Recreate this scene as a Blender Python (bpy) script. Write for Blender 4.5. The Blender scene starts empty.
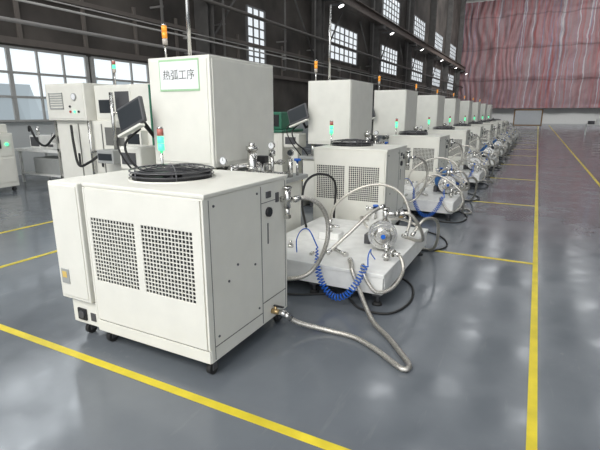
import bpy, bmesh, math, random
from mathutils import Vector, Matrix, noise
random.seed(4)
D=bpy.data; S=bpy.context.scene; COL=S.collection
S.view_settings.view_transform='Standard'

# ---------------- materials ----------------
def mat(name,col,rough=0.5,metal=0.0,var=0.06,nscale=6.0,bump=0.0,bscale=60.0,emit=None,es=0.0,coat=0.0):
    m=D.materials.new(name); m.use_nodes=True; nt=m.node_tree; n=nt.nodes; b=n['Principled BSDF']
    tc=n.new('ShaderNodeTexCoord'); no=n.new('ShaderNodeTexNoise'); no.inputs['Scale'].default_value=nscale; no.inputs['Detail'].default_value=4
    nt.links.new(tc.outputs['Object'],no.inputs['Vector'])
    r=n.new('ShaderNodeValToRGB'); r.color_ramp.elements[0].position=0.3; r.color_ramp.elements[1].position=0.7
    c=Vector(col[:3])
    r.color_ramp.elements[0].color=tuple(c*(1-var))+(1,); r.color_ramp.elements[1].color=tuple(c*(1+var*0.5))+(1,)
    nt.links.new(no.outputs['Fac'],r.inputs['Fac']); nt.links.new(r.outputs['Color'],b.inputs['Base Color'])
    b.inputs['Roughness'].default_value=rough; b.inputs['Metallic'].default_value=metal
    if coat: b.inputs['Coat Weight'].default_value=coat
    if bump:
        n2=n.new('ShaderNodeTexNoise'); n2.inputs['Scale'].default_value=bscale
        bp=n.new('ShaderNodeBump'); bp.inputs['Strength'].default_value=bump; bp.inputs['Distance'].default_value=0.002
        nt.links.new(tc.outputs['Object'],n2.inputs['Vector']); nt.links.new(n2.outputs['Fac'],bp.inputs['Height']); nt.links.new(bp.outputs['Normal'],b.inputs['Normal'])
    if emit:
        b.inputs['Emission Color'].default_value=tuple(emit)+(1,); b.inputs['Emission Strength'].default_value=es
    return m
WHITE=mat('white_powder_coat',(0.78,0.77,0.70),0.42,var=0.04,bump=0.15,bscale=300)
WHITE2=mat('white_deck_paint',(0.80,0.80,0.77),0.4,var=0.10,nscale=9)
GREY=mat('grey_paint',(0.36,0.37,0.36),0.5)
DGREY=mat('dark_grey_metal',(0.08,0.08,0.085),0.5)
WIRE=mat('dark_wire',(0.09,0.09,0.095),0.3,0.3)
SEAM=mat('seam_shadow_gap',(0.16,0.16,0.15),0.8)
BLACK=mat('black_plastic',(0.018,0.018,0.02),0.4)
RUB=mat('black_rubber',(0.02,0.02,0.02),0.65)
STEEL=mat('stainless_steel',(0.68,0.67,0.64),0.22,1.0)
BRAID=mat('braided_steel_hose',(0.66,0.63,0.57),0.34,0.85,var=0.5,nscale=140,bump=0.8,bscale=300)
BRASS=mat('brass',(0.55,0.4,0.2),0.35,0.9)
WOOD=mat('brown_wood_frame',(0.32,0.18,0.08),0.6)
BLUE=mat('blue_plastic',(0.01,0.12,0.55),0.35)
BLUEM=mat('blue_motor_paint',(0.04,0.17,0.45),0.35)
YEL=mat('yellow_floor_paint',(0.72,0.58,0.03),0.45,var=0.2,nscale=5)
RED=mat('red_plastic',(0.45,0.05,0.04),0.4)
GRNM=mat('green_machine_paint',(0.03,0.15,0.09),0.4)
ORANGE=mat('orange_lens',(0.9,0.35,0.04),0.3,emit=(1,0.4,0.05),es=0.35)
GREEN=mat('green_lens_lit',(0.05,0.7,0.25),0.3,emit=(0.1,1,0.4),es=1.6)
REDL=mat('red_lens',(0.50,0.16,0.13),0.3)
YSTK=mat('yellow_sticker',(0.70,0.50,0.15),0.6)
PALEL=mat('pale_lens',(0.55,0.50,0.44),0.3)
PAPER=mat('paper',(0.82,0.83,0.84),0.7,var=0.02)
GRNP=mat('green_print',(0.38,0.60,0.36),0.7)
GLASSD=mat('dark_screen',(0.02,0.025,0.03),0.5)
INK=mat('ink',(0.07,0.09,0.07),0.7)

# ---------------- mesh helpers ----------------
def box(bm,x0,x1,y0,y1,z0,z1,mi=0,bev=0.0):
    vs=[bm.verts.new((x,y,z)) for x in (x0,x1) for y in (y0,y1) for z in (z0,z1)]
    idx=[(0,1,3,2),(4,6,7,5),(0,4,5,1),(2,3,7,6),(0,2,6,4),(1,5,7,3)]
    fs=[]
    for f in idx:
        q=bm.faces.new([vs[i] for i in f]); q.material_index=mi; fs.append(q)
    if bev>0:
        es=list({e for f in fs for e in f.edges})
        bmesh.ops.bevel(bm,geom=es,offset=bev,segments=2,affect='EDGES',profile=0.5,material=-1)
    return vs
def frame_for(d):
    d=d.normalized(); a=Vector((0,0,1)) if abs(d.z)<0.9 else Vector((1,0,0))
    u=d.cross(a).normalized(); return u,d.cross(u).normalized()
def cyl(bm,p0,p1,r0,r1=None,seg=20,mi=0,caps=True):
    p0=Vector(p0);p1=Vector(p1); r1=r0 if r1 is None else r1
    u,v=frame_for(p1-p0); A=[];B=[]
    for i in range(seg):
        a=2*math.pi*i/seg; o=u*math.cos(a)+v*math.sin(a)
        A.append(bm.verts.new(p0+o*r0)); B.append(bm.verts.new(p1+o*r1))
    for i in range(seg):
        j=(i+1)%seg; f=bm.faces.new((A[i],A[j],B[j],B[i])); f.material_index=mi; f.smooth=True
    if caps:
        f=bm.faces.new(A); f.material_index=mi
        f=bm.faces.new(B[::-1]); f.material_index=mi
def tube(bm,pts,r,seg=8,mi=0,closed=False,rib=0.0):
    pts=[Vector(p) for p in pts]; n=len(pts); rings=[]
    t=(pts[1]-pts[0]); u,_=frame_for(t)
    for i in range(n):
        if closed: t=(pts[(i+1)%n]-pts[i-1])
        else: t=pts[min(i+1,n-1)]-pts[max(i-1,0)]
        t.normalize(); u=(u-t*u.dot(t)).normalized(); v=t.cross(u)
        rr=r*(1-rib*(i%2))
        rings.append([bm.verts.new(pts[i]+(u*math.cos(2*math.pi*k/seg)+v*math.sin(2*math.pi*k/seg))*rr) for k in range(seg)])
    m=n if closed else n-1
    for i in range(m):
        a=rings[i];b=rings[(i+1)%n]
        for k in range(seg):
            l=(k+1)%seg; f=bm.faces.new((a[k],a[l],b[l],b[k])); f.material_index=mi; f.smooth=True
    if not closed:
        bm.faces.new(rings[0]).material_index=mi; bm.faces.new(rings[-1][::-1]).material_index=mi
def ring(c,r,n=40):
    return [Vector(c)+Vector((r*math.cos(2*math.pi*i/n),r*math.sin(2*math.pi*i/n),0)) for i in range(n)]
def spline(P,step=0.012):
    P=[Vector(p) for p in P]; P=[P[0]*2-P[1]]+P+[P[-1]*2-P[-2]]; out=[]
    for i in range(1,len(P)-2):
        a,b,c,d=P[i-1:i+3]; L=(c-b).length; n=max(2,int(L/step))
        for k in range(n):
            t=k/n
            out.append(0.5*((2*b)+(c-a)*t+(2*a-5*b+4*c-d)*t*t+(3*b-a-3*c+d)*t**3))
    out.append(P[-2]); return out
def finish(name,bm,mats,parent=None,loc=None):
    if parent is not None: off=Vector(parent['_w']) if '_w' in parent else parent.location
    else: off=Vector(loc) if loc else Vector((0,0,0))
    bmesh.ops.recalc_face_normals(bm,faces=bm.faces[:])
    bmesh.ops.translate(bm,verts=bm.verts[:],vec=-Vector(off))
    me=D.meshes.new(name); bm.to_mesh(me); bm.free()
    for m in (mats if isinstance(mats,(list,tuple)) else [mats]): me.materials.append(m)
    o=D.objects.new(name,me); COL.objects.link(o)
    if parent is not None:
        o.parent=parent; o['_w']=list(off)
    else: o.location=off
    return o
def root(name,loc,label,cat,group=None):
    o=D.objects.new(name,None); COL.objects.link(o); o.location=loc; o.empty_display_size=0.2
    o['label']=label; o['category']=cat
    if group: o['group']=group
    return o
def tag(o,label,cat,group=None):
    o['label']=label;o['category']=cat
    if group:o['group']=group
    return o
def struct(o): o['kind']='structure'; return o
def copy_tree(o,dy,skip=(),parent=None,dx=0):
    n=o.copy(); COL.objects.link(n)
    if parent is None: n.location=o.location+Vector((dx,dy,0))
    else: n.parent=parent
    for c in list(o.children):
        if c.name.split('.')[0] in skip: continue
        copy_tree(c,0,skip,n)
    return n
NB=bmesh.new

# ---------------- setting ----------------
bm=NB(); box(bm,-12,22,-8,80,-0.1,0)
def floor_mat():
    m=D.materials.new('epoxy_floor'); m.use_nodes=True; nt=m.node_tree;n=nt.nodes;b=n['Principled BSDF'];L=nt.links
    tc=n.new('ShaderNodeTexCoord')
    def N(scale,det,rough=0.6,src=None):
        a=n.new('ShaderNodeTexNoise');a.inputs['Scale'].default_value=scale;a.inputs['Detail'].default_value=det;a.inputs['Roughness'].default_value=rough
        L.new(src or tc.outputs['Object'],a.inputs['Vector']); return a
    def R(fac,p0,c0,p1,c1):
        r=n.new('ShaderNodeValToRGB');e=r.color_ramp.elements;e[0].position=p0;e[0].color=c0;e[1].position=p1;e[1].color=c1;L.new(fac,r.inputs['Fac']);return r
    a=N(0.55,6,0.58); r=R(a.outputs['Fac'],0.36,(0.115,0.129,0.146,1),0.64,(0.160,0.176,0.193,1))
    s=N(20,5,0.6); r2=R(s.outputs['Fac'],0.58,(0,0,0,1),0.80,(0.4,0.4,0.4,1))
    mk=N(0.9,3); r3=R(mk.outputs['Fac'],0.50,(0,0,0,1),0.70,(1,1,1,1))
    mm=n.new('ShaderNodeMath');mm.operation='MULTIPLY';L.new(r2.outputs['Color'],mm.inputs[0]);L.new(r3.outputs['Color'],mm.inputs[1])
    mp=n.new('ShaderNodeMapping');mp.inputs['Scale'].default_value=(7,0.8,1);mp.inputs['Rotation'].default_value=(0,0,0.5);L.new(tc.outputs['Object'],mp.inputs['Vector'])
    sc=N(2.0,5,0.6,mp.outputs['Vector']); r4=R(sc.outputs['Fac'],0.62,(0,0,0,1),0.78,(0.22,0.22,0.22,1))
    ad=n.new('ShaderNodeMath');ad.operation='MAXIMUM';L.new(mm.outputs[0],ad.inputs[0]);L.new(r4.outputs['Color'],ad.inputs[1])
    mx=n.new('ShaderNodeMixRGB');mx.inputs['Color2'].default_value=(0.30,0.30,0.30,1)
    L.new(ad.outputs[0],mx.inputs['Fac']);L.new(r.outputs['Color'],mx.inputs['Color1']);L.new(mx.outputs['Color'],b.inputs['Base Color'])
    w=N(1.8,6,0.62)
    mr=n.new('ShaderNodeMapRange');mr.inputs['From Min'].default_value=0.38;mr.inputs['From Max'].default_value=0.64;mr.inputs['To Min'].default_value=0.11;mr.inputs['To Max'].default_value=0.27
    L.new(w.outputs['Fac'],mr.inputs['Value']);L.new(mr.outputs['Result'],b.inputs['Roughness'])
    bp=n.new('ShaderNodeBump');bp.inputs['Strength'].default_value=0.14;bp.inputs['Distance'].default_value=0.01
    wv=N(2.5,2);L.new(wv.outputs['Fac'],bp.inputs['Height']);L.new(bp.outputs['Normal'],b.inputs['Normal'])
    b.inputs['Specular IOR Level'].default_value=0.5
    return m
struct(finish('floor',bm,floor_mat()))
def wall_mat():
    m=D.materials.new('hall_wall');m.use_nodes=True;nt=m.node_tree;n=nt.nodes;b=n['Principled BSDF'];L=nt.links
    g=n.new('ShaderNodeNewGeometry');sx=n.new('ShaderNodeSeparateXYZ');L.new(g.outputs['Position'],sx.inputs[0])
    c=n.new('ShaderNodeMath');c.operation='GREATER_THAN';c.inputs[1].default_value=1.36;L.new(sx.outputs['Z'],c.inputs[0])
    no=n.new('ShaderNodeTexNoise');no.inputs['Scale'].default_value=0.5;no.inputs['Detail'].default_value=7;L.new(g.outputs['Position'],no.inputs['Vector'])
    r=n.new('ShaderNodeValToRGB');r.color_ramp.elements[0].position=0.35;r.color_ramp.elements[1].position=0.7
    r.color_ramp.elements[0].color=(0.045,0.039,0.035,1);r.color_ramp.elements[1].color=(0.115,0.10,0.088,1);L.new(no.outputs['Fac'],r.inputs['Fac'])
    mx=n.new('ShaderNodeMixRGB');L.new(c.outputs[0],mx.inputs['Fac']);mx.inputs['Color1'].default_value=(0.5,0.52,0.52,1);L.new(r.outputs['Color'],mx.inputs['Color2'])
    L.new(mx.outputs['Color'],b.inputs['Base Color']);b.inputs['Roughness'].default_value=0.8
    return m
WALL=wall_mat()
bm=NB(); box(bm,-12.3,-12,-8,80,0,19)
struct(finish('wall_left',bm,WALL))
bm=NB(); box(bm,-12,22,80,80.3,0,19); struct(finish('wall_back',bm,mat('back_wall_plaster',(0.62,0.62,0.60),0.8)))
bm=NB(); box(bm,22,22.3,-8,80,0,19); struct(finish('wall_right',bm,mat('side_wall_paint',(0.35,0.36,0.36),0.8)))
bm=NB(); box(bm,-12,22,-8,80,19,19.2)
for k in range(9):
    y=4.5+k*9.0; box(bm,-12,22,y,y+0.25,18.2,19.0)
struct(finish('ceiling',bm,mat('dark_roof',(0.06,0.06,0.06),0.8)))
def pane_mat(name,s,c1,c2,zsplit):
    m=D.materials.new(name);m.use_nodes=True;nt=m.node_tree;n=nt.nodes;b=n['Principled BSDF'];L=nt.links
    g=n.new('ShaderNodeNewGeometry');mp=n.new('ShaderNodeMapping');mp.inputs['Scale'].default_value=(1,0.9,0.25);L.new(g.outputs['Position'],mp.inputs['Vector'])
    no=n.new('ShaderNodeTexVoronoi');no.inputs['Scale'].default_value=1.3;no.distance='CHEBYCHEV'
    L.new(mp.outputs['Vector'],no.inputs['Vector'])
    sx=n.new('ShaderNodeSeparateXYZ');L.new(g.outputs['Position'],sx.inputs[0])
    sc=n.new('ShaderNodeSeparateColor');L.new(no.outputs['Color'],sc.inputs[0])
    md=n.new('ShaderNodeMath');md.operation='MULTIPLY_ADD';md.inputs[1].default_value=1.3;md.inputs[2].default_value=zsplit;L.new(sc.outputs[0],md.inputs[0])
    gt=n.new('ShaderNodeMath');gt.operation='GREATER_THAN';L.new(sx.outputs['Z'],gt.inputs[0]);L.new(md.outputs[0],gt.inputs[1])
    mb=n.new('ShaderNodeMixRGB');L.new(sc.outputs[1],mb.inputs['Fac']);mb.inputs['Color1'].default_value=c1+(1,);mb.inputs['Color2'].default_value=tuple(x*1.7 for x in c1)+(1,)
    mx=n.new('ShaderNodeMixRGB');L.new(gt.outputs[0],mx.inputs['Fac']);L.new(mb.outputs['Color'],mx.inputs['Color1']);mx.inputs['Color2'].default_value=c2+(1,)
    L.new(mx.outputs['Color'],b.inputs['Emission Color']);b.inputs['Emission Strength'].default_value=s
    b.inputs['Base Color'].default_value=(0.1,0.12,0.14,1);b.inputs['Roughness'].default_value=0.1
    return m
PANE=pane_mat('daylight_glass_low',1.25,(0.24,0.28,0.30),(0.76,0.82,0.85),1.75)
PANEH=pane_mat('daylight_glass_high',1.05,(0.8,0.85,0.88),(0.8,0.85,0.88),0)
PANEX=pane_mat('added_glare_glass',9.0,(0.8,0.85,0.88),(0.8,0.85,0.88),0)
WFR=mat('window_frame_grey_white',(0.34,0.34,0.33),0.5)
WFD=mat('window_frame_grey',(0.16,0.16,0.16),0.5)
wn=[0]
def window(y0,y1,z0,z1,nx,nz,pm,x=-11.98,t=0.06,fr=WFR):
    wn[0]+=1; bm=NB()
    box(bm,x,x+0.02,y0,y1,z0,z1,1)
    for i in range(nx+1):
        y=y0+(y1-y0)*i/nx; tt=t*(1.7 if i%3==0 else 0.8); box(bm,x+0.02,x+0.08,y-tt/2,y+tt/2,z0,z1,0)
    for i in range(nz+1):
        z=z0+(z1-z0)*i/nz; box(bm,x+0.021,x+0.079,y0,y1,z-t/2,z+t/2,0)
    struct(finish('window_%d'%wn[0],bm,[fr,pm]))
window(4.9,9.4,1.4,3.2,6,3,PANE); window(9.6,14.0,1.4,3.2,6,3,PANE)
window(17.9,19.4,3.7,6.2,3,6,PANEH,fr=WFD)
window(4.9,9.6,5.4,8.0,6,3,PANEX,fr=WFD,t=0.15); window(-5,0,5.4,8.0,6,3,PANEX,fr=WFD,t=0.15)  # unseen windows with boosted glow, added for the floor glare at left
for y in (27,37.4,47.7,58,68.5):
    window(y,y+4.8,4.9,7.0,6,5,PANEH,fr=WFD); window(y,y+4.8,8.8,11.0,6,5,PANEH,fr=WFD)
SKY=mat('added_skylight',(0.8,0.8,0.8),0.5,emit=(0.95,0.98,1.0),es=5.0)  # unseen glowing skylights, added for streaks of glare on the floor
for j,x in enumerate((-8.0,-3.5,1.5,7.0,13)):
    for k in range(8):
        wn[0]+=1; bm=NB(); y=-5+k*10.3+(j*3.7)%6
        box(bm,x-0.9,x+0.9,y,y+3.6,18.1,18.14); struct(finish('window_%d'%wn[0],bm,SKY))
COLM=mat('column_paint',(0.10,0.095,0.09),0.6,var=0.3,nscale=2)
bm=NB()
box(bm,-11.97,-11.35,14.4,14.45,0,18);box(bm,-11.97,-11.35,14.75,14.8,0,18);box(bm,-11.68,-11.64,14.45,14.75,0,18)
box(bm,-11.97,-10.9,14.35,14.85,7.7,7.95)
box(bm,-11.97,-11.3,14.3,14.9,0,0.03)
c0=finish('steel_column',bm,COLM,loc=(-11.65,14.6,0)); tag(c0,'tall dark steel I-section column against the hall wall','column','steel wall columns')
for k in range(1,7):
    n=c0.copy(); COL.objects.link(n); n.location=c0.location+Vector((0,10.1*k,0))
bm=NB(); box(bm,-11.4,-10.95,-7,79,7.96,8.0);box(bm,-11.2,-11.15,-7,79,8.0,8.5);box(bm,-11.4,-10.95,-7,79,8.5,8.54)
struct(finish('trim_1',bm,mat('crane_rail_paint',(0.17,0.14,0.12),0.6)))
bm=NB()
for k in range(6):
    y=14.6+k*10.1
    cyl(bm,(-11.6,y,4.0),(-11.6,y+3.4,7.7),0.05,seg=8);cyl(bm,(-11.6,y+10.1,4.0),(-11.6,y+6.7,7.7),0.05,seg=8)
struct(finish('trim_2',bm,COLM))
GIRT=mat('girt_paint',(0.15,0.13,0.115),0.7)
bm=NB(); box(bm,-12.0,-11.85,-7,79,3.28,3.44); struct(finish('trim_3',bm,GIRT))
bm=NB(); box(bm,-12.0,-11.85,-7,79,4.55,4.67); struct(finish('trim_4',bm,GIRT))
bm=NB()
for k in range(44):
    y=-6+k*1.93
    if 17.3<y<19.9: continue
    box(bm,-12.0,-11.93,y,y+0.10,3.44,4.9)
struct(finish('trim_5',bm,GIRT))
for z,r,c in ((3.72,0.05,(0.20,0.19,0.18)),(4.2,0.03,(0.36,0.35,0.33)),(4.35,0.02,(0.30,0.29,0.27)),(5.6,0.07,(0.11,0.10,0.09))):
    bm=NB(); cyl(bm,(-11.25,-7,z),(-11.25,79,z),r,seg=12)
    for k in range(12): box(bm,-11.36,-11.2,-1+k*7,-0.9+k*7,z-r-0.05,z-r)
    tag(finish('wall_pipe',bm,mat('pipe_paint_%d'%int(z*100),c,0.5),loc=(-11.25,0,z)),'long horizontal utility pipe fixed along the hall wall','pipe')
PV=mat('drop_pipe_paint',(0.22,0.21,0.20),0.5)
for y in (12.2,15.6,20.6,24.0,34.0,44.0):
    bm=NB(); cyl(bm,(-11.5,y,3.72),(-11.5,y,17.8),0.05,seg=10)
    for z in (5,9,13): box(bm,-12.0,-11.44,y-.03,y+.03,z,z+.06)
    tag(finish('vertical_pipe',bm,PV,loc=(-11.5,y,3.72)),'vertical grey pipe clipped to the hall wall','pipe','vertical wall pipes')
LAMP=mat('lamp_led',(1,1,1),0.5,emit=(1,0.98,0.95),es=8)
for k in range(6):
    bm=NB(); y=25.3+k*10.1
    box(bm,-11.3,-10.6,y-0.03,y+0.03,7.5,7.56,0);cyl(bm,(-10.6,y,7.62),(-10.5,y,7.42),0.06,0.17,20,0,False);cyl(bm,(-10.51,y,7.44),(-10.5,y,7.42),0.14,0.16,20,1)
    tag(finish('wall_lamp',bm,[DGREY,LAMP],loc=(-11.3,y,7.5)),'bright industrial lamp on a bracket at a column','lamp','wall lamps')
def curtain_mat():
    m=D.materials.new('striped_tarp');m.use_nodes=True;nt=m.node_tree;n=nt.nodes;b=n['Principled BSDF'];L=nt.links
    tc=n.new('ShaderNodeTexCoord')
    nn=n.new('ShaderNodeTexNoise');nn.inputs['Scale'].default_value=0.35;nn.inputs['Detail'].default_value=3;L.new(tc.outputs['Object'],nn.inputs['Vector'])
    ma=n.new('ShaderNodeVectorMath');ma.operation='SCALE';ma.inputs['Scale'].default_value=0.9;L.new(nn.outputs['Color'],ma.inputs[0])
    ad=n.new('ShaderNodeVectorMath');ad.operation='ADD';L.new(tc.outputs['Object'],ad.inputs[0]);L.new(ma.outputs[0],ad.inputs[1])
    mp=n.new('ShaderNodeMapping');mp.inputs['Scale'].default_value=(1,0,0.01);L.new(ad.outputs[0],mp.inputs['Vector'])
    w=n.new('ShaderNodeTexNoise');w.inputs['Scale'].default_value=3.4;w.inputs['Detail'].default_value=1;L.new(mp.outputs['Vector'],w.inputs['Vector'])
    r=n.new('ShaderNodeValToRGB');e=r.color_ramp.elements
    e[0].position=0.30;e[0].color=(0.30,0.09,0.09,1);e[1].position=0.68;e[1].color=(0.40,0.36,0.36,1)
    for q,cc in ((0.42,(0.27,0.15,0.155)),(0.50,(0.25,0.19,0.20)),(0.56,(0.32,0.12,0.12)),(0.62,(0.19,0.19,0.26))):
        x=e.new(q);x.color=cc+(1,)
    L.new(w.outputs['Fac'],r.inputs['Fac'])
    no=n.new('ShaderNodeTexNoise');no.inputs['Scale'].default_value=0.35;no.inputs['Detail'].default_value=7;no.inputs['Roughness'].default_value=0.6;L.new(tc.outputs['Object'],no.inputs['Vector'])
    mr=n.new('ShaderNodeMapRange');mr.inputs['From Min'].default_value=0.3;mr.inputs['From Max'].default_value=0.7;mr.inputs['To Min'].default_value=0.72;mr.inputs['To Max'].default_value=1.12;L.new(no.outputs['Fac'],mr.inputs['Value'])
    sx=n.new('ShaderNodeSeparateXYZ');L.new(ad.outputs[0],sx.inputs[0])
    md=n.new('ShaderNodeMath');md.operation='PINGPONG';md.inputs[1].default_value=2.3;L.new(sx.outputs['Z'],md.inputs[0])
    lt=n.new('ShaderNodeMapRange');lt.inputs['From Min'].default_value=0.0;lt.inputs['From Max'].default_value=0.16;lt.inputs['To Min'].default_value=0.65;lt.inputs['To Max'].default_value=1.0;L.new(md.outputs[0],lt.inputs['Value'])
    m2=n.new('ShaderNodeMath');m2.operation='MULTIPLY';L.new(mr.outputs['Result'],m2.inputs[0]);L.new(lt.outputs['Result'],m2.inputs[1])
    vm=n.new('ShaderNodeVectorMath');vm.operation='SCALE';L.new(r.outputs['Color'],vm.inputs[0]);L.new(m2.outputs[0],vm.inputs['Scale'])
    L.new(vm.outputs[0],b.inputs['Base Color']);b.inputs['Roughness'].default_value=0.6
    return m
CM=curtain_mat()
bm=NB()
nx,nz=300,90; W=[]
for j in range(nz+1):
    row=[]
    for i in range(nx+1):
        x=-11.9+33*i/nx; z=2.3+15.7*j/nz
        zz=(z-2.3)%4.6
        sag=noise.noise(Vector((x*.25,7,z*.15)))
        y=78.4+0.07*math.sin(x*6.5+sag*12)+0.20*noise.noise(Vector((x*1.3+sag,1,z*.28)))+0.30*noise.noise(Vector((x*.3,4,z*.3)))+0.07*noise.noise(Vector((x*2.0-z*.5,9,z*.9)))-0.15*math.exp(-(min(zz,4.6-zz)+.4*sag)**2*14)
        row.append(bm.verts.new((x,y,z)))
    W.append(row)
for j in range(nz):
    for i in range(nx):
        f=bm.faces.new((W[j][i],W[j][i+1],W[j+1][i+1],W[j+1][i]));f.smooth=True
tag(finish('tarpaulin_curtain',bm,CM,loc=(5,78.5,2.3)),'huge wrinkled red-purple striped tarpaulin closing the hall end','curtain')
ln=[5]
def line(x0,x1,y0,y1,z=0.003):
    ln[0]+=1; bm=NB(); box(bm,x0,x1,y0,y1,0.0005,z); struct(finish('trim_%d'%ln[0],bm,YEL))
line(-11.5,0.13,1.70,1.755,0.003)
line(0.13,0.18,1.70,70,0.0035)
for k in range(1,13): line(-2.6,0.13,1.75+3.5*k,1.80+3.5*k)
line(1.40,1.46,9.5,70); line(-4.95,-4.89,1.755,45); line(-6.4,-6.34,1.755,4.7)

# ---------------- CHILLER ----------------
def make_caster(par,x,y,r=0.042):
    bm=NB(); cyl(bm,(x-0.016,y,r),(x+0.016,y,r),r,seg=20,mi=0)
    box(bm,x-0.025,x-0.018,y-0.02,y+0.02,r-0.01,r*2+0.012,1);box(bm,x+0.018,x+0.025,y-0.02,y+0.02,r-0.01,r*2+0.012,1)
    box(bm,x-0.035,x+0.035,y-0.035,y+0.035,r*2+0.008,0.108,1)
    return finish('caster',bm,[RUB,DGREY],par)
def tower(par,x,y,z0,z1,mats,name='signal_tower'):
    bm=NB(); h=0.06*3; cyl(bm,(x,y,z0),(x,y,z1-h),0.011,seg=10,mi=0)
    for i in range(3): cyl(bm,(x,y,z1-h+i*0.06),(x,y,z1-h+i*0.06+0.055),0.026,seg=20,mi=1+i)
    cyl(bm,(x,y,z1-0.005),(x,y,z1+0.012),0.027,0.02,20,0)
    return finish(name,bm,[STEEL]+mats,par)
CH=root('water_chiller',(-2.1,2.4,0),'white water chiller with twin grilles, top fan and side electrical box','chiller','row of water chillers')
bm=NB(); box(bm,-2.6,-1.6,1.92,2.87,0.105,1.135,0,0.006)
box(bm,-2.585,-1.615,1.914,1.925,0.115,0.19,1)
box(bm,-2.607,-1.593,1.913,2.877,1.135,1.16,0,0.006)
box(bm,-2.60,-2.585,1.908,1.925,0.2,1.13,0,0.003);box(bm,-1.615,-1.60,1.908,1.925,0.2,1.13,0,0.003)
box(bm,-2.596,-1.604,1.910,1.924,0.108,0.19,0,0.003)
box(bm,-1.601,-1.598,1.955,1.960,0.12,1.12,1);box(bm,-1.601,-1.598,2.505,2.512,0.12,1.12,1);box(bm,-1.601,-1.598,1.96,2.505,0.20,0.206,1)
box(bm,-1.601,-1.598,2.512,2.84,0.27,0.276,1);box(bm,-1.601,-1.598,2.838,2.843,0.12,1.12,1);box(bm,-1.601,-1.598,2.512,2.84,1.0,1.004,1)
for yy,zz in ((2.12,0.58),(2.22,0.66),(2.42,0.6),(2.0,1.08),(2.46,1.08),(2.0,0.26),(2.46,0.26)): cyl(bm,(-1.60,yy,zz),(-1.594,yy,zz),0.008,seg=10,mi=2)
finish('body',bm,[WHITE,SEAM,DGREY],CH)
bm=NB()
X0,X1=-2.578,-1.622; G=[(-2.55,-2.15),(-2.095,-1.685)]; gz0,gz1=0.49,0.935
def p(a,b,c,d): box(bm,a,b,1.906,1.919,c,d)
p(X0,X1,0.20,gz0);p(X0,X1,gz1,1.125);p(X0,G[0][0],gz0,gz1);p(G[0][1],G[1][0],gz0,gz1);p(G[1][1],X1,gz0,gz1)
finish('front_panel',bm,[WHITE],CH)
for g in G:
    bm=NB(); box(bm,g[0],g[1],1.916,1.9195,gz0,gz1,1)
    nxx,nzz=15,17
    for i in range(nxx+1):
        x=g[0]+(g[1]-g[0])*i/nxx; box(bm,x-0.0032,x+0.0032,1.9075,1.913,gz0,gz1)
    for i in range(nzz+1):
        z=gz0+(gz1-gz0)*i/nzz; box(bm,g[0],g[1],1.908,1.9125,z-0.0032,z+0.0032)
    finish('grille',bm,[WHITE,BLACK],CH)
bm=NB(); box(bm,-2.94,-2.635,1.90,2.62,0.30,1.15,0,0.008); box(bm,-2.635,-2.60,1.95,2.55,0.35,1.10,1)
box(bm,-2.925,-2.65,1.893,1.902,0.325,1.13,0,0.004)
eb=finish('electrical_box',bm,[WHITE,SEAM],CH)
bm=NB(); box(bm,-2.90,-2.82,1.886,1.895,0.42,0.53,0,0.004); finish('latch',bm,[GREY],eb)
bm=NB(); box(bm,-2.885,-2.84,1.884,1.887,0.465,0.51,0); finish('warning_sticker',bm,[YSTK],eb)
bm=NB(); box(bm,-2.88,-2.605,1.93,2.55,0.11,0.295,0,0.005)
box(bm,-2.82,-2.73,1.916,1.931,0.14,0.23,1,0.006);cyl(bm,(-2.775,1.918,0.185),(-2.775,1.91,0.185),0.03,seg=20,mi=2)
box(bm,-2.69,-2.64,1.925,1.931,0.15,0.21,2)
finish('socket_panel',bm,[WHITE,BLACK,DGREY],CH)
fc=(-2.24,2.37)
bm=NB(); cyl(bm,(fc[0],fc[1],1.16),(fc[0],fc[1],1.168),0.298,0.295,56,1,False)
cyl(bm,(fc[0],fc[1],1.1605),(fc[0],fc[1],1.190),0.272,0.272,56,2,False)
cyl(bm,(fc[0],fc[1],1.1605),(fc[0],fc[1],1.163),0.270,seg=56,mi=2)
R0=0.285
def dome(r): return 1.218+0.03*max(0,(1-(r/R0)**2))
tube(bm,ring((fc[0],fc[1],1.218),R0,64),0.006,8,0,True); tube(bm,ring((fc[0],fc[1],1.19),R0,64),0.004,8,0,True)
for i in range(6):
    r=0.250-i*0.036; tube(bm,ring((fc[0],fc[1],dome(r)),r,64),0.0034,6,0,True)
for k in range(6):
    a=(k+.3)*math.pi/3; P=[]
    for r in (0.05,0.12,0.19,0.25,R0): P.append((fc[0]+r*math.cos(a),fc[1]+r*math.sin(a),dome(r)+.003))
    tube(bm,P,0.0045,6)
    cyl(bm,(fc[0]+R0*math.cos(a),fc[1]+R0*math.sin(a),1.16),(fc[0]+R0*math.cos(a),fc[1]+R0*math.sin(a),1.218),0.005,seg=6)
cyl(bm,(fc[0],fc[1],1.246),(fc[0],fc[1],1.254),0.05,seg=24)
finish('fan_guard',bm,[WIRE,WHITE,BLACK],CH)
bm=NB(); cyl(bm,(fc[0],fc[1],1.165),(fc[0],fc[1],1.20),0.07,seg=20)
for k in range(5):
    a0=k*2*math.pi/5; vs=[]
    for (r,da,z) in ((0.065,0,1.170),(0.25,-0.02,1.167),(0.25,0.45,1.182),(0.065,0.5,1.188)):
        vs.append(bm.verts.new((fc[0]+r*math.cos(a0+da),fc[1]+r*math.sin(a0+da),z)))
    bm.faces.new(vs)
finish('fan',bm,[BLACK],CH)
for x in (-2.55,-1.65):
    for y in (1.98,2.8): make_caster(CH,x,y)
make_caster(CH,-2.8,2.0)
st=tower(CH,-2.72,2.77,1.08,1.48,[GREEN,GREEN,REDL])
bm=NB(); box(bm,-2.75,-2.60,2.745,2.795,1.06,1.08,0,0.003); finish('tower_bracket',bm,[WHITE],CH)
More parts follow.
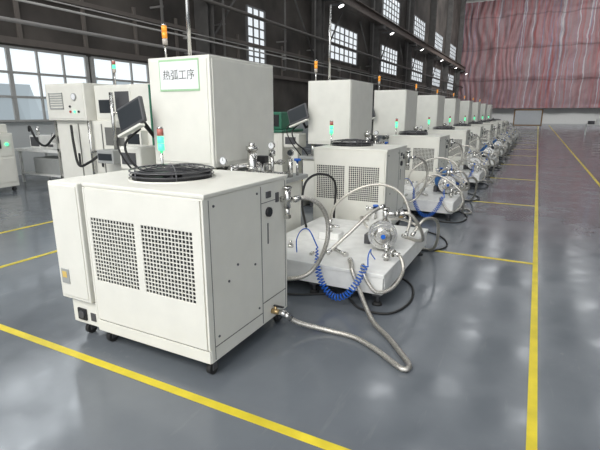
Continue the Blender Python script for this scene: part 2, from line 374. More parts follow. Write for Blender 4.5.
bm=NB(); cyl(bm,(-1.60,2.60,0.93),(-1.582,2.60,0.93),0.034,seg=24,mi=0);cyl(bm,(-1.582,2.60,0.93),(-1.58,2.60,0.93),0.028,seg=24,mi=1)
finish('pressure_gauge',bm,[BLACK,GLASSD],CH)
bm=NB(); box(bm,-1.6,-1.588,2.57,2.63,1.03,1.075,0,0.004); finish('handle',bm,[DGREY],CH)
bm=NB(); box(bm,-1.6,-1.59,2.70,2.74,0.98,1.05,0,0.003); finish('switch',bm,[DGREY],CH)
bm=NB(); box(bm,-1.6,-1.597,2.588,2.60,0.70,0.85,0);finish('level_window',bm,[DGREY],CH)
bm=NB(); cyl(bm,(-1.60,2.78,0.99),(-1.52,2.80,0.99),0.022);cyl(bm,(-1.55,2.79,0.93),(-1.55,2.79,1.07),0.026);cyl(bm,(-1.55,2.79,1.07),(-1.55,2.79,1.085),0.034)
cyl(bm,(-1.55,2.79,0.86),(-1.55,2.79,0.93),0.018); box(bm,-1.57,-1.53,2.77,2.81,0.85,0.875)
finish('valve',bm,[STEEL],CH)
bm=NB(); cyl(bm,(-1.60,2.63,0.17),(-1.54,2.64,0.165),0.02,mi=0);cyl(bm,(-1.57,2.635,0.165),(-1.57,2.635,0.21),0.012,mi=0);box(bm,-1.585,-1.50,2.625,2.645,0.208,0.218,1,0.003);cyl(bm,(-1.54,2.64,0.165),(-1.49,2.65,0.155),0.028,seg=6,mi=2)
finish('drain_valve',bm,[BRASS,BLACK,STEEL],CH)

# ---------------- PRESS MACHINE ----------------
PR=root('press_machine',(-3.0,3.95,0),'white process machine with tall head cabinet above a work table','machine','row of process machines')
bm=NB(); box(bm,-3.5,-2.45,3.35,4.75,0.12,0.84,0,0.01)
for y in (3.38,3.85,4.32): box(bm,-2.452,-2.444,y,y+0.42,0.18,0.80,0,0.004)
for x in (-3.47,-2.96): box(bm,x,x+0.48,3.343,3.352,0.18,0.8,0,0.004)
box(bm,-3.4,-2.55,3.45,4.65,0.0,0.12,1)
finish('base_cabinet',bm,[WHITE,DGREY],PR)
bm=NB(); box(bm,-3.55,-2.38,3.30,4.80,0.84,0.89,0,0.006); finish('work_table',bm,[GREY],PR)
for x in (-3.36,-2.74):
    for y in (3.46,4.44):
        bm=NB(); cyl(bm,(x,y,0.89),(x,y,1.10),0.03); finish('column',bm,[STEEL],PR)
bm=NB(); box(bm,-3.30,-2.80,3.55,4.35,0.89,1.0,0,0.01);cyl(bm,(-3.05,3.95,1.0),(-3.05,3.95,1.09),0.16,seg=32,mi=1);finish('fixture_block',bm,[GREY,STEEL],PR)
bm=NB(); box(bm,-3.42,-2.675,3.39,4.51,1.09,2.11,0,0.008)
box(bm,-2.677,-2.668,3.42,4.48,1.13,2.08,0,0.004); box(bm,-3.39,-2.705,3.382,3.392,1.13,2.08,0,0.004)
hd=finish('head_cabinet',bm,[WHITE],PR)
bm=NB(); sx0,sx1,sz0,sz1=-3.27,-2.79,1.80,2.085
box(bm,sx0,sx1,3.376,3.381,sz0,sz1,0)
sg=finish('sign',bm,[GRNP],hd)
bm=NB(); box(bm,sx0+0.010,sx1-0.010,3.3745,3.3765,sz0+0.018,sz1-0.018,0); finish('sign_paper',bm,[PAPER],sg)
def text(s,size,parent,x,y,z,name,m):
    cu=D.curves.new('t','FONT'); cu.body=s; cu.size=size; cu.align_x='CENTER'; cu.align_y='CENTER'; cu.extrude=0.0006; cu.offset=-0.0006
    t=D.objects.new('t',cu); COL.objects.link(t); bpy.context.view_layer.update()
    me=D.meshes.new_from_object(t.evaluated_get(bpy.context.evaluated_depsgraph_get())); D.objects.remove(t)
    me.transform(Matrix.Rotation(math.pi/2,4,'X')); me.materials.clear(); me.materials.append(m)
    off=Vector(parent['_w']); me.transform(Matrix.Translation(Vector((x,y,z))-off))
    o=D.objects.new(name,me); COL.objects.link(o); o.parent=parent; o['_w']=list(off); return o
text('热弧工序',0.098,sg,(sx0+sx1)/2,3.373,1.94,'sign_lettering',INK)
tower(PR,-3.38,3.6,2.11,2.44,[PALEL,ORANGE,ORANGE])
bm=NB(); cyl(bm,(-3.20,3.75,2.11),(-3.20,3.75,3.3),0.02,seg=12); cyl(bm,(-3.20,3.75,2.11),(-3.20,3.75,2.13),0.05,seg=16)
finish('vent_pipe',bm,[STEEL],PR)
c_=(-3.52,3.22,1.58); R=Matrix.Translation(c_)@Matrix.Rotation(math.radians(-4),4,'Z')@Matrix.Rotation(math.radians(-20),4,'Y')@Matrix.Rotation(math.radians(-8),4,'X')
w_,h_=0.38,0.25
bm=NB(); box(bm,-w_/2,w_/2,-0.022,0.022,-h_/2,h_/2,0,0.012); box(bm,-0.07,0.07,0.022,0.05,-0.06,0.06,0,0.01)
bmesh.ops.transform(bm,matrix=R,verts=bm.verts[:]); mo=finish('monitor',bm,[DGREY],PR)
bm=NB(); box(bm,-w_/2+.02,w_/2-.02,-0.026,-0.021,-h_/2+.025,h_/2-.025,0,0.002); bmesh.ops.transform(bm,matrix=R,verts=bm.verts[:]); finish('screen',bm,[GLASSD],mo)
bm=NB(); box(bm,-w_/2+.01,w_/2-.01,-0.07,-0.01,-h_/2-.05,-h_/2-.025,0,0.004); bmesh.ops.transform(bm,matrix=R,verts=bm.verts[:]); finish('key_tray',bm,[WHITE],mo)
b_=R@Vector((0,0.05,0)); m0=Vector((-3.42,3.6,1.42))
bm=NB(); tube(bm,[m0,m0+Vector((-.10,-.1,-.06)),b_+Vector((-.02,.12,-.08)),b_],0.024,10);cyl(bm,m0-Vector((0,0,.07)),m0+Vector((0,0,.07)),0.035);finish('monitor_arm',bm,[BLACK],mo)
bm=NB(); tube(bm,spline([(-3.5,3.3,1.45),(-3.62,3.2,1.3),(-3.55,3.2,1.12),(-3.45,3.3,1.0),(-3.4,3.35,0.9)],0.03),0.012,8);finish('cable',bm,[RUB],PR)
bm=NB(); tube(bm,spline([(-3.6,3.3,1.5),(-3.72,3.2,1.35),(-3.66,3.2,1.15),(-3.52,3.32,0.9)],0.03),0.009,8);finish('cable',bm,[RUB],PR)
bm=NB(); box(bm,-3.86,-3.56,3.32,3.62,1.02,1.26,0,0.02); box(bm,-3.78,-3.62,3.4,3.56,0.2,1.02,0,0.01); box(bm,-3.9,-3.5,3.35,3.65,0.0,0.2,0,0.01);box(bm,-3.82,-3.62,3.312,3.321,1.08,1.2,1)
finish('feeder_unit',bm,[WHITE,DGREY],PR)
bm=NB(); cyl(bm,(-2.50,3.78,0.89),(-2.50,3.78,1.24),0.048,seg=28);cyl(bm,(-2.50,3.78,1.24),(-2.50,3.78,1.28),0.062,seg=28);cyl(bm,(-2.50,3.78,1.05),(-2.50,3.78,1.075),0.058,seg=28);cyl(bm,(-2.50,3.78,1.28),(-2.50,3.78,1.31),0.03);finish('filter_housing',bm,[STEEL],PR)
bm=NB(); cyl(bm,(-2.62,3.55,1.08),(-2.42,4.3,1.08),0.018)
cyl(bm,(-2.46,4.1,0.89),(-2.46,4.1,1.2),0.02);cyl(bm,(-2.46,4.1,1.16),(-2.46,4.1,1.22),0.035);cyl(bm,(-2.43,4.45,0.89),(-2.43,4.45,1.1),0.03);box(bm,-2.6,-2.5,3.45,3.55,1.0,1.07)
cyl(bm,(-2.55,3.5,0.89),(-2.55,3.5,1.12),0.02);cyl(bm,(-2.55,3.5,1.03),(-2.5,3.78,1.03),0.014);cyl(bm,(-2.46,4.1,1.0),(-2.5,3.78,1.0),0.014);cyl(bm,(-2.46,4.1,0.95),(-2.43,4.45,0.95),0.014)
for y in (3.62,3.92,4.22): cyl(bm,(-2.60+(y-3.55)*.27-.02,y,1.08),(-2.60+(y-3.55)*.27-.02,y+0.03,1.08),0.032,seg=16)
finish('pipe_manifold',bm,[STEEL],PR)
for gx,gy,gz,m in ((-2.60,3.44,1.16,PAPER),(-2.44,4.06,1.27,PAPER),(-2.40,4.4,1.17,GLASSD)):
    bm=NB(); cyl(bm,(gx,gy,gz-0.07),(gx,gy,gz-0.02),0.008,seg=10,mi=0);cyl(bm,(gx,gy+0.012,gz),(gx,gy-0.012,gz),0.038,seg=24,mi=0);cyl(bm,(gx,gy-0.012,gz),(gx,gy-0.014,gz),0.032,seg=24,mi=1);box(bm,gx-0.002,gx+0.002,gy-0.0155,gy-0.0142,gz,gz+0.026,2)
    finish('gauge',bm,[STEEL,m,INK],PR)
bm=NB(); box(bm,-2.56,-2.44,3.92,4.0,1.1,1.17,0,0.01);cyl(bm,(-2.5,3.96,0.89),(-2.5,3.96,1.1),0.015,mi=1);finish('solenoid_valve',bm,[BLACK,STEEL],PR)
bm=NB(); cyl(bm,(-2.43,4.62,0.89),(-2.43,4.62,1.06),0.016,mi=1);cyl(bm,(-2.43,4.62,1.06),(-2.43,4.62,1.085),0.04,seg=16,mi=0);finish('hand_valve',bm,[BLUE,STEEL],PR)
bm=NB(); cyl(bm,(-2.55,3.62,0.89),(-2.55,3.62,0.98),0.014,mi=1);cyl(bm,(-2.55,3.62,0.98),(-2.55,3.62,1.0),0.03,seg=16,mi=0);finish('hand_valve',bm,[RED,STEEL],PR)

# ---------------- SKID ----------------
SK=root('machine_skid',(-1.65,4.25,0),'deep white steel platform on levelling feet holding pump and hoses','platform','row of platforms')
bm=NB(); box(bm,-2.35,-0.98,3.4,5.12,0.265,0.30,0,0.006)
finish('deck',bm,[WHITE2],SK)
bm=NB()
box(bm,-2.34,-0.99,3.405,3.45,0.115,0.265,0,0.004);box(bm,-2.34,-0.99,5.07,5.115,0.115,0.265,0,0.004);box(bm,-1.03,-0.985,3.45,5.07,0.115,0.265,0,0.004);box(bm,-2.345,-2.30,3.45,5.07,0.115,0.265,0,0.004)
box(bm,-1.7,-1.65,3.45,5.07,0.15,0.265,0)
finish('frame',bm,[WHITE2],SK)
for x in (-2.28,-1.65,-1.05):
    for y in (3.47,5.04):
        bm=NB(); cyl(bm,(x,y,0.02),(x,y,0.13),0.014,seg=12,mi=1);cyl(bm,(x,y,0),(x,y,0.025),0.045,0.03,20,0); box(bm,x-0.035,x+0.035,y-0.035,y+0.035,0.085,0.12,1)
        finish('foot',bm,[RUB,DGREY],SK)

# ---------------- PUMP ----------------
def make_pump(bodymat,label):
    PU=root('vacuum_pump',(-1.25,4.25,0.30),label,'pump','pumps on the platforms')
    c=Vector((-1.20,4.04,0.465)); e=Vector((-1.38,4.50,0.465)); d=(c-e).normalized()
    bm=NB(); cyl(bm,c,e,0.108,seg=32)
    for k in range(12):
        a=c.lerp(e,0.2+0.055*k); cyl(bm,a,a-d*0.009,0.122,seg=32)
    box(bm,-1.38,-1.26,4.22,4.38,0.56,0.66,0,0.01)
    cyl(bm,e,e-d*0.05,0.10,0.08,28)
    finish('motor',bm,[bodymat],PU)
    u,v=frame_for(d)
    bm=NB(); cyl(bm,c-d*0.02,c+d*0.03,0.138,seg=40,mi=0);cyl(bm,c+d*0.03,c+d*0.05,0.116,0.11,40,0);cyl(bm,c+d*0.05,c+d*0.085,0.088,0.066,40,0)
    cyl(bm,c+d*0.085,c+d*0.088,0.022,seg=20,mi=1); cyl(bm,c+d*0.05+u*0.095,c+d*0.11+u*0.095,0.018,seg=14,mi=0); cyl(bm,c+d*0.05-u*0.085-v*.05,c+d*0.10-u*0.085-v*.05,0.022,seg=14,mi=0)
    for k in range(12):
        a=k*math.pi/6; q=c+d*0.03+(u*math.cos(a)+v*math.sin(a))*0.127; cyl(bm,q,q+d*0.012,0.008,seg=6)
    finish('end_flange',bm,[STEEL,BLUE],PU)
    bm=NB(); box(bm,-1.44,-1.38,4.2,4.5,0.30,0.40,0,0.005);box(bm,-1.26,-1.20,4.12,4.45,0.30,0.40,0,0.005);box(bm,-1.43,-1.21,4.25,4.3,0.30,0.37,0,0.005);finish('foot_bracket',bm,[DGREY],PU)
    bm=NB(); cyl(bm,(-1.20,4.10,0.56),(-1.20,4.10,0.72),0.024);cyl(bm,(-1.20,4.10,0.70),(-1.20,4.10,0.72),0.038);cyl(bm,(-1.20,4.10,0.66),(-1.09,4.14,0.66),0.022);cyl(bm,(-1.10,4.14,0.66),(-1.08,4.14,0.66),0.036);cyl(bm,(-1.20,4.10,0.57),(-1.20,4.10,0.595),0.04);finish('port',bm,[STEEL],PU)
    bm=NB(); cyl(bm,(-1.33,4.2,0.57),(-1.33,4.2,0.70),0.012);cyl(bm,(-1.33,4.2,0.68),(-1.42,4.17,0.68),0.014);cyl(bm,(-1.40,4.177,0.68),(-1.42,4.17,0.68),0.026);finish('fitting',bm,[STEEL],PU)
    bm=NB(); cyl(bm,(-1.33,4.2,0.70),(-1.33,4.2,0.715),0.028,seg=16);finish('knob',bm,[BLUE],PU)
    return PU
PU1=make_pump(WHITE2,'round stainless vacuum pump with fittings and small blue badge')
JB=root('valve_block',(-1.82,4.2,0.30),'small white valve box with stainless fittings on the platform','valve','fittings on the platforms')
bm=NB(); box(bm,-1.93,-1.70,4.15,4.3,0.30,0.38,0,0.008);finish('housing',bm,[WHITE2],JB)
bm=NB(); cyl(bm,(-1.82,4.22,0.38),(-1.82,4.22,0.45),0.018);cyl(bm,(-1.82,4.22,0.44),(-1.72,4.22,0.44),0.014);finish('fitting',bm,[STEEL],JB)
LF=[]
def loose(pts,label):
    bm=NB()
    for a,b,r in pts: cyl(bm,a,b,r,seg=16)
    LF.append(tag(finish('pipe_fitting',bm,[STEEL],loc=pts[0][0][:2]+(0.30,)),label,'pipe fitting','loose fittings on the platforms'))
loose([((-1.62,3.85,.317),(-1.45,3.72,.317),.016),((-1.62,3.85,.317),(-1.60,3.835,.317),.026),((-1.46,3.73,.317),(-1.44,3.715,.317),.026)],'stainless pipe piece lying flat on the white platform')
loose([((-2.05,3.75,.30),(-2.05,3.75,.33),.03),((-2.05,3.75,.33),(-2.05,3.75,.37),.014)],'small stainless fitting standing on the white platform')
loose([((-1.75,3.66,.312),(-1.75,3.60,.312),.012),((-1.75,3.62,.312),(-1.75,3.60,.312),.02)],'small stainless fitting lying on the white platform')
loose([((-1.08,3.78,.30),(-1.08,3.78,.46),.022),((-1.08,3.78,.33),(-1.08,3.78,.35),.038),((-1.08,3.78,.42),(-1.08,3.78,.44),.038),((-1.08,3.78,.39),(-1.0,3.74,.39),.02),((-1.02,3.75,.39),(-1.0,3.74,.39),.034)],'stainless tee pipe with clamps at the platform edge')

# ---------------- HOSES ----------------
def hose(pts,r,m,label,name='braided_hose',group='hoses at the platforms',rib=0.14,step=0.009,fit=3,seg=10):
    bm=NB(); P=spline(pts,step); tube(bm,P,r,seg,0,False,rib)
    k=max(1,int(0.05/step))
    for q,(a,b) in enumerate(((P[0],P[k]),(P[-1],P[-1-k]))):
        if fit&(1<<q):
            d=(b-a).normalized(); cyl(bm,a,a+d*0.06,r*1.2,seg=12,mi=1); cyl(bm,a+d*.01,a+d*0.03,r*1.35,seg=6,mi=1)
    zmin=min(q.z for q in P)-r
    o=finish(name,bm,[m,STEEL],loc=(P[0].x,P[0].y,zmin)); tag(o,label,'hose',group); return o
H=[]
H.append(hose([(-1.51,2.80,.99),(-1.44,2.86,1.0),(-1.36,2.94,.94),(-1.32,3.0,.80),(-1.33,3.0,.62),(-1.42,3.0,.43),(-1.52,2.96,.34),(-1.70,2.93,.3)],.018,BRAID,'silver braided hose arching down beside the chiller'))
hose([(-1.50,2.65,.155),(-1.42,2.71,.08),(-1.22,2.80,.022),(-1.0,2.79,.021),(-.80,2.69,.021),(-.66,2.59,.021),(-.59,2.545,.021),(-.555,2.565,.021),(-.57,2.63,.021),(-.66,2.75,.021),(-.78,2.90,.021),(-.95,3.07,.03),(-1.08,3.22,.10),(-1.19,3.345,.20),(-1.25,3.375,.30),(-1.28,3.43,.335),(-1.35,3.58,.325)],.020,BRAID,'long silver braided hose on the floor with a tight return loop')
H.append(hose([(-1.60,3.62,.33),(-1.45,3.76,.50),(-1.3,3.93,.68),(-1.21,4.08,.74)],.017,BRAID,'silver braided hose rising to the pump port'))
H.append(hose([(-2.04,4.7,.33),(-1.99,4.74,.55),(-1.77,4.82,.74),(-1.5,4.9,.81),(-1.25,4.85,.73),(-1.1,4.7,.52),(-1.1,4.55,.325)],.017,BRAID,'silver braided hose in a high arch over the platform'))
H.append(hose([(-1.0,3.74,.39),(-.93,3.70,.38),(-.88,3.62,.28),(-.92,3.46,.18),(-1.02,3.35,.16),(-1.1,3.34,.24),(-1.15,3.36,.32),(-1.2,3.5,.32)],.017,BRAID,'silver braided hose drooping over the platform edge'))
H.append(hose([(-1.05,4.6,.33),(-.95,4.7,.5),(-.85,4.9,.45),(-.86,5.05,.2),(-.95,5.2,.03),(-1.2,5.3,.018),(-1.5,5.25,.018),(-1.7,5.2,.1),(-1.72,5.3,.4)],.017,BRAID,'silver braided hose dropping from platform to floor'))
H.append(hose([(-1.60,5.0,.33),(-1.7,4.85,.42),(-1.62,4.7,.40),(-1.52,4.65,.36),(-1.3,4.8,.45),(-1.15,5.0,.38),(-1.05,4.95,.33)],.015,BRAID,'silver braided hose snaking across the platform'))
H.append(hose([(-1.08,4.14,.66),(-.98,4.15,.67),(-.90,4.22,.55),(-.88,4.36,.38),(-.98,4.5,.32),(-1.15,4.62,.32)],.017,BRAID,'silver braided hose curving from the pump port'))
hb=[]
hb.append(hose([(-2.3,3.25,.012),(-1.8,3.3,.012),(-1.4,3.5,.012),(-1.15,3.3,.012),(-.92,3.3,.012),(-.82,3.5,.012),(-.82,3.8,.012),(-.95,4.1,.012),(-1.3,4.3,.012)],.010,RUB,'black rubber cable lying on the floor','power_cable','cables',0,0.04,0))
hb.append(hose([(-1.2,5.18,.012),(-.95,5.22,.012),(-.82,5.5,.012),(-.95,5.9,.012),(-1.3,6.2,.012),(-1.5,6.5,.012)],.010,RUB,'black rubber cable lying on the floor','power_cable','cables',0,0.04,0))
hb.append(hose([(-2.25,4.5,.31),(-2.28,4.45,.6),(-2.25,4.5,.85),(-2.2,4.8,.9),(-2.15,5.1,.75),(-2.2,5.2,.3),(-2.2,5.25,.015)],.014,RUB,'black cable looping down from the work table','power_cable','cables',0,0.04,0))
def coil():
    base=spline([(-1.58,3.37,.47),(-1.55,3.32,.30),(-1.48,3.29,.16),(-1.38,3.28,.08),(-1.27,3.29,.11),(-1.18,3.32,.24),(-1.13,3.36,.38)],0.003)
    n=len(base); P=[]; turns=32
    for i,q in enumerate(base):
        t=(base[min(i+1,n-1)]-base[max(i-1,0)]).normalized()
        v=Vector((0,1,0)); w=t.cross(v).normalized(); v=w.cross(t)
        a=2*math.pi*turns*i/n; rr=0.026*min(1,0.25+i/(n*0.3))
        P.append(q+(v*math.cos(a)+w*math.sin(a))*rr)
    lead=spline([(-1.90,3.6,.31),(-1.86,3.52,.46),(-1.77,3.45,.58),(-1.67,3.40,.60),P[0]],0.02)
    tail=spline([P[-1],(-1.13,3.42,.44),(-1.15,3.55,.46),(-1.19,3.68,.38),(-1.17,3.74,.31)],0.02)
    bm=NB(); tube(bm,lead[:-1]+P+tail[1:],0.0055,6)
    return tag(finish('coiled_air_hose',bm,[BLUE],loc=(-1.5,3.35,0)),'bright blue coiled air hose hanging off the platform edge','hose','coiled air hoses')
BC=coil()

# ---------------- copies along the row ----------------
NC=9
rg=random.Random(11)
for k in range(1,NC):
    dy=3.5*k
    c=copy_tree(CH,dy,skip=('electrical_box','socket_panel'),dx=rg.uniform(-.03,.03) if k>1 else 0); c['label']='white water chiller with twin grilles and top fan'
    if k>1: c.rotation_euler.z=rg.uniform(-.03,.03)
    for ch in [x for x in c.children if x.name.startswith('caster')][4:]: D.objects.remove(ch)
    pm=copy_tree(PR,dy,skip=('sign','vent_pipe') if k>1 else ('sign',),dx=rg.uniform(-.03,.03) if k>1 else 0)
    copy_tree(SK,dy); copy_tree(JB,dy)
    if k<6:
        for f in LF:
            n=f.copy(); COL.objects.link(n); n.location=f.location+Vector((0,dy,0))
    pc=copy_tree(PU1,dy)
    if k in (1,3,4,6):
        pc['label']='blue painted vacuum pump with round steel flange'
        for ch in pc.children:
            if ch.name.startswith('motor'):
                ch.data=ch.data.copy(); ch.data.materials[0]=BLUEM
    for i,h in enumerate(H):
        if k>5 and i not in (0,2): continue
        n=h.copy(); COL.objects.link(n); n.location=h.location+Vector((rg.uniform(-.02,.03),dy,0))
    for q in range(3 if k<6 else 2):
        y0=3.55+dy+0.45*q+rg.uniform(0,.2); x0=rg.uniform(-1.9,-1.5); pts=[(x0,y0,.325)]
        top=rg.uniform(.42,.7)
        pts.append((x0+.06,y0+.02,top*.75)); pts.append((x0+.25,y0+.1,top))
        x1=rg.uniform(-.95,-.85); y1=y0+rg.uniform(.0,.3)
        pts.append(((x0+x1)/2+.1,(y0+y1)/2+.08,top*.93)); pts.append((x1,y1,.42))
        if q==0:
            pts.append((x1+.06,y1+.05,.22)); pts.append((x1+.05,y1+.15,.05)); xx=min(-.62,x1+.15)
            pts.append((xx,y1+.35,.018)); pts.append((xx-.1,y1+.6,.018)); pts.append((xx-.35,y1+.55,.018))
        else:
            pts.append((x1-.08,y1+.1,.335)); pts.append((x1-.25,y1+.25,.325))
        hose(pts,.016,BRAID,'silver braided hose draped over the platform',step=0.015 if k<4 else 0.03,seg=8)
    if k<7:
        for h in hb[:2]:
            n=h.copy();COL.objects.link(n); n.location=h.location+Vector((0,dy,0))
    if k<4:
        n=BC.copy();COL.objects.link(n); n.location=BC.location+Vector((0,dy,0))
PR['label']='white process machine, head cabinet with green-bordered paper sign'

# ---------------- left side equipment ----------------
CC=root('control_cabinet',(-6.2,5.4,0),'wide tall white control cabinet with louvres, gauge and green edge','cabinet')
bm=NB(); box(bm,-7.25,-5.05,5.0,6.0,0.11,1.48,0,0.01)
for x in (-7.22,-6.67,-6.12,-5.57): box(bm,x,x+0.51,4.99,5.0,0.15,1.43,0,0.003)
for x in (-6.70,-6.15,-5.60): box(bm,x,x+0.015,4.988,4.992,0.15,1.43,1)
box(bm,-6.07,-5.65,4.986,4.991,1.1,1.38,1)
finish('body',bm,[WHITE,SEAM],CC)
bm=NB(); box(bm,-7.3,-6.35,4.9,5.9,1.48,2.06,0,0.01); box(bm,-7.27,-6.38,4.892,4.9,1.51,2.03,0,0.003); finish('upper_box',bm,[WHITE],CC)
bm=NB(); box(bm,-6.30,-5.05,5.05,5.9,1.48,2.02,0,0.01)
box(bm,-6.26,-5.9,5.04,5.05,1.52,1.98,0,0.003);box(bm,-5.86,-5.5,5.04,5.05,1.52,1.98,0,0.003);box(bm,-5.46,-5.1,5.04,5.05,1.52,1.98,0,0.003);box(bm,-5.83,-5.53,5.036,5.041,1.58,1.92,1);finish('upper_box',bm,[WHITE,DGREY],CC)
bm=NB(); box(bm,-5.06,-5.03,4.98,5.03,0.15,2.0,0);box(bm,-5.06,-5.03,5.03,5.9,1.98,2.02,0);finish('green_edge',bm,[GRNM],CC)
bm=NB()
box(bm,-7.20,-6.86,4.878,4.893,1.66,1.68,0)
for i in range(6): box(bm,-7.20,-6.86,4.878,4.893,1.71+i*0.038,1.722+i*0.038)
box(bm,-7.20,-7.195,4.878,4.893,1.66,1.92);box(bm,-6.865,-6.86,4.878,4.893,1.66,1.92)
finish('louvre',bm,[GREY],CC)
for x,z,m in ((-6.7,1.62,RED),(-6.6,1.62,GREEN),(-6.5,1.62,BLACK),(-6.7,1.70,BLACK)):
    bm=NB(); cyl(bm,(x,4.893,z),(x,4.875,z),0.018,seg=16); finish('button',bm,[m],CC)
bm=NB(); cyl(bm,(-6.58,4.893,1.85),(-6.58,4.87,1.85),0.055,seg=24,mi=0);cyl(bm,(-6.58,4.87,1.85),(-6.58,4.867,1.85),0.045,seg=24,mi=1);finish('gauge',bm,[GREY,PAPER],CC)
bm=NB(); box(bm,-6.2,-5.95,5.03,5.04,1.6,1.8,0,0.004);finish('screen',bm,[GLASSD],CC)
bm=NB(); box(bm,-5.95,-5.6,4.7,4.99,0.85,1.05,0,0.01);box(bm,-5.92,-5.63,4.692,4.7,0.9,1.0,1);finish('junction_box',bm,[GREY,GLASSD],CC)
bm=NB(); box(bm,-5.45,-5.15,4.85,4.99,0.95,1.35,0,0.01);box(bm,-5.42,-5.18,4.842,4.85,1.15,1.3,1);finish('junction_box',bm,[WHITE,GLASSD],CC)
bm=NB(); cyl(bm,(-5.75,4.9,1.05),(-5.75,4.9,1.9),0.03,seg=12);cyl(bm,(-5.75,4.9,1.6),(-5.3,4.9,1.6),0.02,seg=12);cyl(bm,(-5.3,4.9,1.35),(-5.3,4.9,1.6),0.02,seg=12);finish('conduit',bm,[STEEL],CC)
bm=NB(); cyl(bm,(-6.35,4.93,0.6),(-6.35,4.93,1.48),0.025,seg=12);cyl(bm,(-6.35,4.93,1.0),(-5.95,4.93,1.0),0.02,seg=12);finish('conduit',bm,[STEEL],CC)
bm=NB(); tube(bm,spline([(-5.9,4.75,1.0),(-6.1,4.65,0.85),(-6.4,4.7,0.8),(-6.6,4.8,1.1),(-6.75,4.9,1.4)],0.04),0.02,8);finish('cable',bm,[RUB],CC)
for x in (-6.75,-6.2):
    bm=NB(); box(bm,x,x+0.03,4.965,4.99,0.75,0.95,0,0.005); finish('handle',bm,[BLACK],CC)
for x in (-7.15,-5.15):
    for y in (5.08,5.9): make_caster(CC,x,y)
tower(CC,-6.2,5.4,2.02,2.42,[PALEL,GREEN,REDL])
bm=NB(); tube(bm,spline([(-5.4,5.5,2.02),(-5.35,5.4,2.25),(-5.1,5.3,2.2),(-4.98,5.2,1.6),(-4.98,5.2,1.0),(-5.05,5.2,.8)],0.03),0.02,10);finish('duct',bm,[BLACK],CC)
def open_frame(x0,y0,h,label):
    OF=root('open_machine_frame',(x0+.5,y0+.4,0),label,'frame','open frames by the windows')
    bm=NB()
    for x in (x0,x0+1.0):
        for y in (y0,y0+.8): box(bm,x,x+0.05,y,y+0.05,0,h)
    for z in (0.3,0.85,h-.05):
        for y in (y0,y0+.8): box(bm,x0,x0+1.05,y,y+0.05,z,z+0.05)
        for x in (x0,x0+1.0): box(bm,x,x+0.05,y0,y0+.85,z,z+0.05)
    finish('frame',bm,[STEEL],OF)
    for z in (0.35,0.9):
        bm=NB(); box(bm,x0+.05,x0+1.0,y0+.05,y0+.8,z-0.02,z+0.01); finish('tray',bm,[WHITE2],OF)
    bm=NB(); box(bm,x0+.1,x0+.45,y0+.15,y0+.6,0.91,1.2,0,0.02);box(bm,x0+.15,x0+.4,y0+.14,y0+.15,1.0,1.15,1);finish('drive_unit',bm,[WHITE,DGREY],OF)
    bm=NB(); cyl(bm,(x0+.7,y0+.3,0.91),(x0+.7,y0+.3,1.25),0.08,seg=24);cyl(bm,(x0+.7,y0+.3,1.25),(x0+.7,y0+.3,1.3),0.1,seg=24);finish('cylinder',bm,[STEEL],OF)
    bm=NB(); box(bm,x0+.1,x0+.8,y0+.15,y0+.7,0.36,0.7,0,0.02);finish('pump_unit',bm,[GREY],OF)
    bm=NB(); tube(bm,spline([(x0+.3,y0+.1,1.2),(x0+.4,y0-.05,1.35),(x0+.6,y0-.05,1.1),(x0+.8,y0,.8),(x0+.9,y0-.05,.4),(x0+.8,y0,.05)],0.04),0.02,8);finish('hose',bm,[RUB],OF)
open_frame(-8.5,5.8,1.5,'open metal machine frame with trays and black hoses')
open_frame(-8.9,7.6,1.7,'open metal machine frame with trays and black hoses')
CN=root('test_console',(-10.3,5.3,0),'white rolling test console with small display and green button','cabinet')
bm=NB(); box(bm,-11.0,-9.6,5.0,5.6,0.108,1.2,0,0.01);box(bm,-10.9,-9.65,5.05,5.55,1.2,1.38,0,0.02);box(bm,-9.602,-9.59,5.04,5.56,0.2,0.7,0,0.003);box(bm,-9.602,-9.592,5.04,5.56,0.74,1.16,0,0.003)
finish('body',bm,[WHITE],CN)
bm=NB(); box(bm,-9.592,-9.58,5.12,5.34,0.9,1.08,0,0.004);finish('display',bm,[GLASSD],CN)
bm=NB(); cyl(bm,(-9.59,5.45,0.98),(-9.56,5.45,0.98),0.03,seg=16);finish('button',bm,[GREEN],CN)
bm=NB(); box(bm,-9.59,-9.57,5.1,5.13,0.4,0.55,0,0.004);finish('handle',bm,[BLACK],CN)
for x in (-10.9,-9.68):
    for y in (5.08,5.52): make_caster(CN,x,y)
TB=root('test_bench',(-10.0,6.7,0),'white workbench crowded with small fixtures and hoses','workbench')
bm=NB(); box(bm,-10.8,-8.7,6.3,7.1,0.74,0.8,0,0.005)
for x in (-10.75,-8.8):
    for y in (6.35,7.0): box(bm,x,x+0.05,y,y+0.05,0,0.74,0)
box(bm,-10.7,-8.8,6.35,7.05,0.2,0.24,0)
finish('table',bm,[WHITE2],TB)
for i,(a,b,h) in enumerate(((-10.5,-10.1,1.1),(-9.9,-9.6,0.95),(-9.4,-8.95,1.05))):
    bm=NB(); box(bm,a,b,6.5,6.85,0.8,h,0,0.02);cyl(bm,((a+b)/2,6.6,h),((a+b)/2,6.6,h+0.2),0.04,mi=1);box(bm,a+.05,b-.05,6.495,6.5,.85,h-.04,2);finish('fixture',bm,[WHITE2,STEEL,DGREY],TB)
bm=NB(); tube(bm,spline([(-10.3,6.4,1.2),(-10.1,6.3,1.3),(-9.9,6.3,1.0),(-9.6,6.3,0.9),(-9.3,6.4,1.15),(-9.0,6.4,0.9)],0.04),0.025,8,0);finish('hose',bm,[RUB],TB)
bm=NB(); box(bm,-10.3,-9.3,6.4,6.9,0.24,0.6,0,0.02); finish('power_unit',bm,[GREY],TB)
GM=root('green_machine',(-4.6,7.6,0),'machine with dark green top cover and pale body','machine')
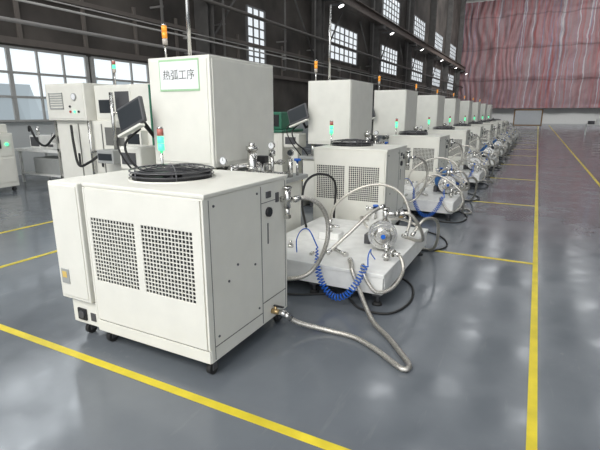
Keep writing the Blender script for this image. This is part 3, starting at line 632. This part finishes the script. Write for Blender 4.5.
bm=NB(); box(bm,-5.1,-4.1,7.2,8.0,0.0,1.25,0,0.01);box(bm,-5.0,-4.2,7.19,7.2,0.2,1.1,0,0.003);finish('body',bm,[WHITE],GM)
bm=NB(); box(bm,-5.12,-4.08,7.17,8.03,1.25,1.30,0,0.015);box(bm,-4.85,-4.2,7.35,7.85,1.30,1.62,0,0.02);finish('cover',bm,[GRNM],GM)
bm=NB(); box(bm,-4.8,-4.25,7.335,7.35,1.36,1.57,0,0.005);finish('vent_panel',bm,[BLACK],GM)
for k,(x,y) in enumerate(((-10.5,9.6),(-8.3,12.5))):
    R_=root('white_machine',(x,y,0),'white machine cabinet with dark window panel','machine','machines by the windows')
    bm=NB(); box(bm,x-0.9,x+0.9,y-0.5,y+0.5,0.06,1.05,0,0.01);box(bm,x-0.5,x+0.4,y-0.4,y+0.4,1.05,1.75,0,0.01);box(bm,x-0.8,x+0.8,y-0.4,y+0.4,0,0.06,1);finish('body',bm,[WHITE,DGREY],R_)
    bm=NB(); box(bm,x-0.4,x+0.3,y-0.415,y-0.4,1.2,1.6,0);finish('window_panel',bm,[GLASSD],R_)

# ---------------- far end things ----------------
WB=root('partition_board',(-0.9,52,0),'white display board in a brown frame on metal feet','board')
bm=NB(); box(bm,-2.1,0.3,51.97,52.03,0.45,1.85,0,0.01);finish('panel',bm,[PAPER],WB)
bm=NB(); box(bm,-2.2,0.4,51.95,52.05,1.85,1.97);box(bm,-2.2,0.4,51.95,52.05,0.33,0.45);box(bm,-2.22,-2.1,51.95,52.05,0.33,1.97);box(bm,0.3,0.42,51.95,52.05,0.33,1.97);finish('board_frame',bm,[WOOD],WB)
for x in (-2.15,0.35):
    bm=NB(); box(bm,x-0.03,x+0.03,51.95,52.05,0.05,0.33);box(bm,x-0.04,x+0.04,51.6,52.4,0,0.05);finish('stand',bm,[DGREY],WB)
WT=root('work_table',(4.0,40,0),'white work table with boxes on top','table')
bm=NB(); box(bm,3.2,5.2,39.6,40.4,0.72,0.78,0,0.005)
for x in (3.25,5.1):
    for y in (39.65,40.3): box(bm,x,x+0.05,y,y+0.05,0,0.72)
finish('table_frame',bm,[WHITE2],WT)
for i,(x,w,h,m) in enumerate(((3.55,0.4,0.25,DGREY),(4.1,0.5,0.4,WHITE2),(4.7,0.4,0.3,BLUEM))):
    bm=NB(); box(bm,x-w/2,x+w/2,39.75,40.2,0.78,0.74+h,0,0.02);box(bm,x-w/2-0.02,x+w/2+0.02,39.73,40.22,0.74+h,0.78+h,0,0.01)
    tag(finish('storage_box',bm,[m],loc=(x,40,0.78)),'lidded storage box on the work table','box','storage boxes')
for o in D.objects:
    if '_w' in o: del o['_w']

# ---------------- light & camera ----------------
w=D.worlds.new('w'); S.world=w; w.use_nodes=True; bg=w.node_tree.nodes['Background']; bg.inputs[0].default_value=(0.93,0.96,1.0,1); bg.inputs[1].default_value=1.6
def area(x,y,z,sx,sy,e,target,c=(1,0.97,0.92)):
    l=D.lights.new('added_fill','AREA'); l.shape='RECTANGLE'; l.size=sx;l.size_y=sy;l.energy=e;l.color=c
    o=D.objects.new('added_fill',l);COL.objects.link(o);o.location=(x,y,z)
    o.rotation_euler=(Vector(target)-Vector((x,y,z))).to_track_quat('-Z','Y').to_euler();return o
area(-3,-5,9,6,4,860,(-2.5,3.5,0.8))  # added light above and behind the camera, brightens the machine fronts
area(5,52,15,16,5,4800,(4,78,9),(1,1,1))  # added fill aimed at the far curtain, no fixture there
cam=D.cameras.new('camera'); cam.sensor_width=36; cam.lens=446/600*36
co=D.objects.new('camera',cam); COL.objects.link(co); co.location=(0,0,1.6); co.rotation_euler=(math.radians(90-14.1),0,math.radians(27.4)); S.camera=co
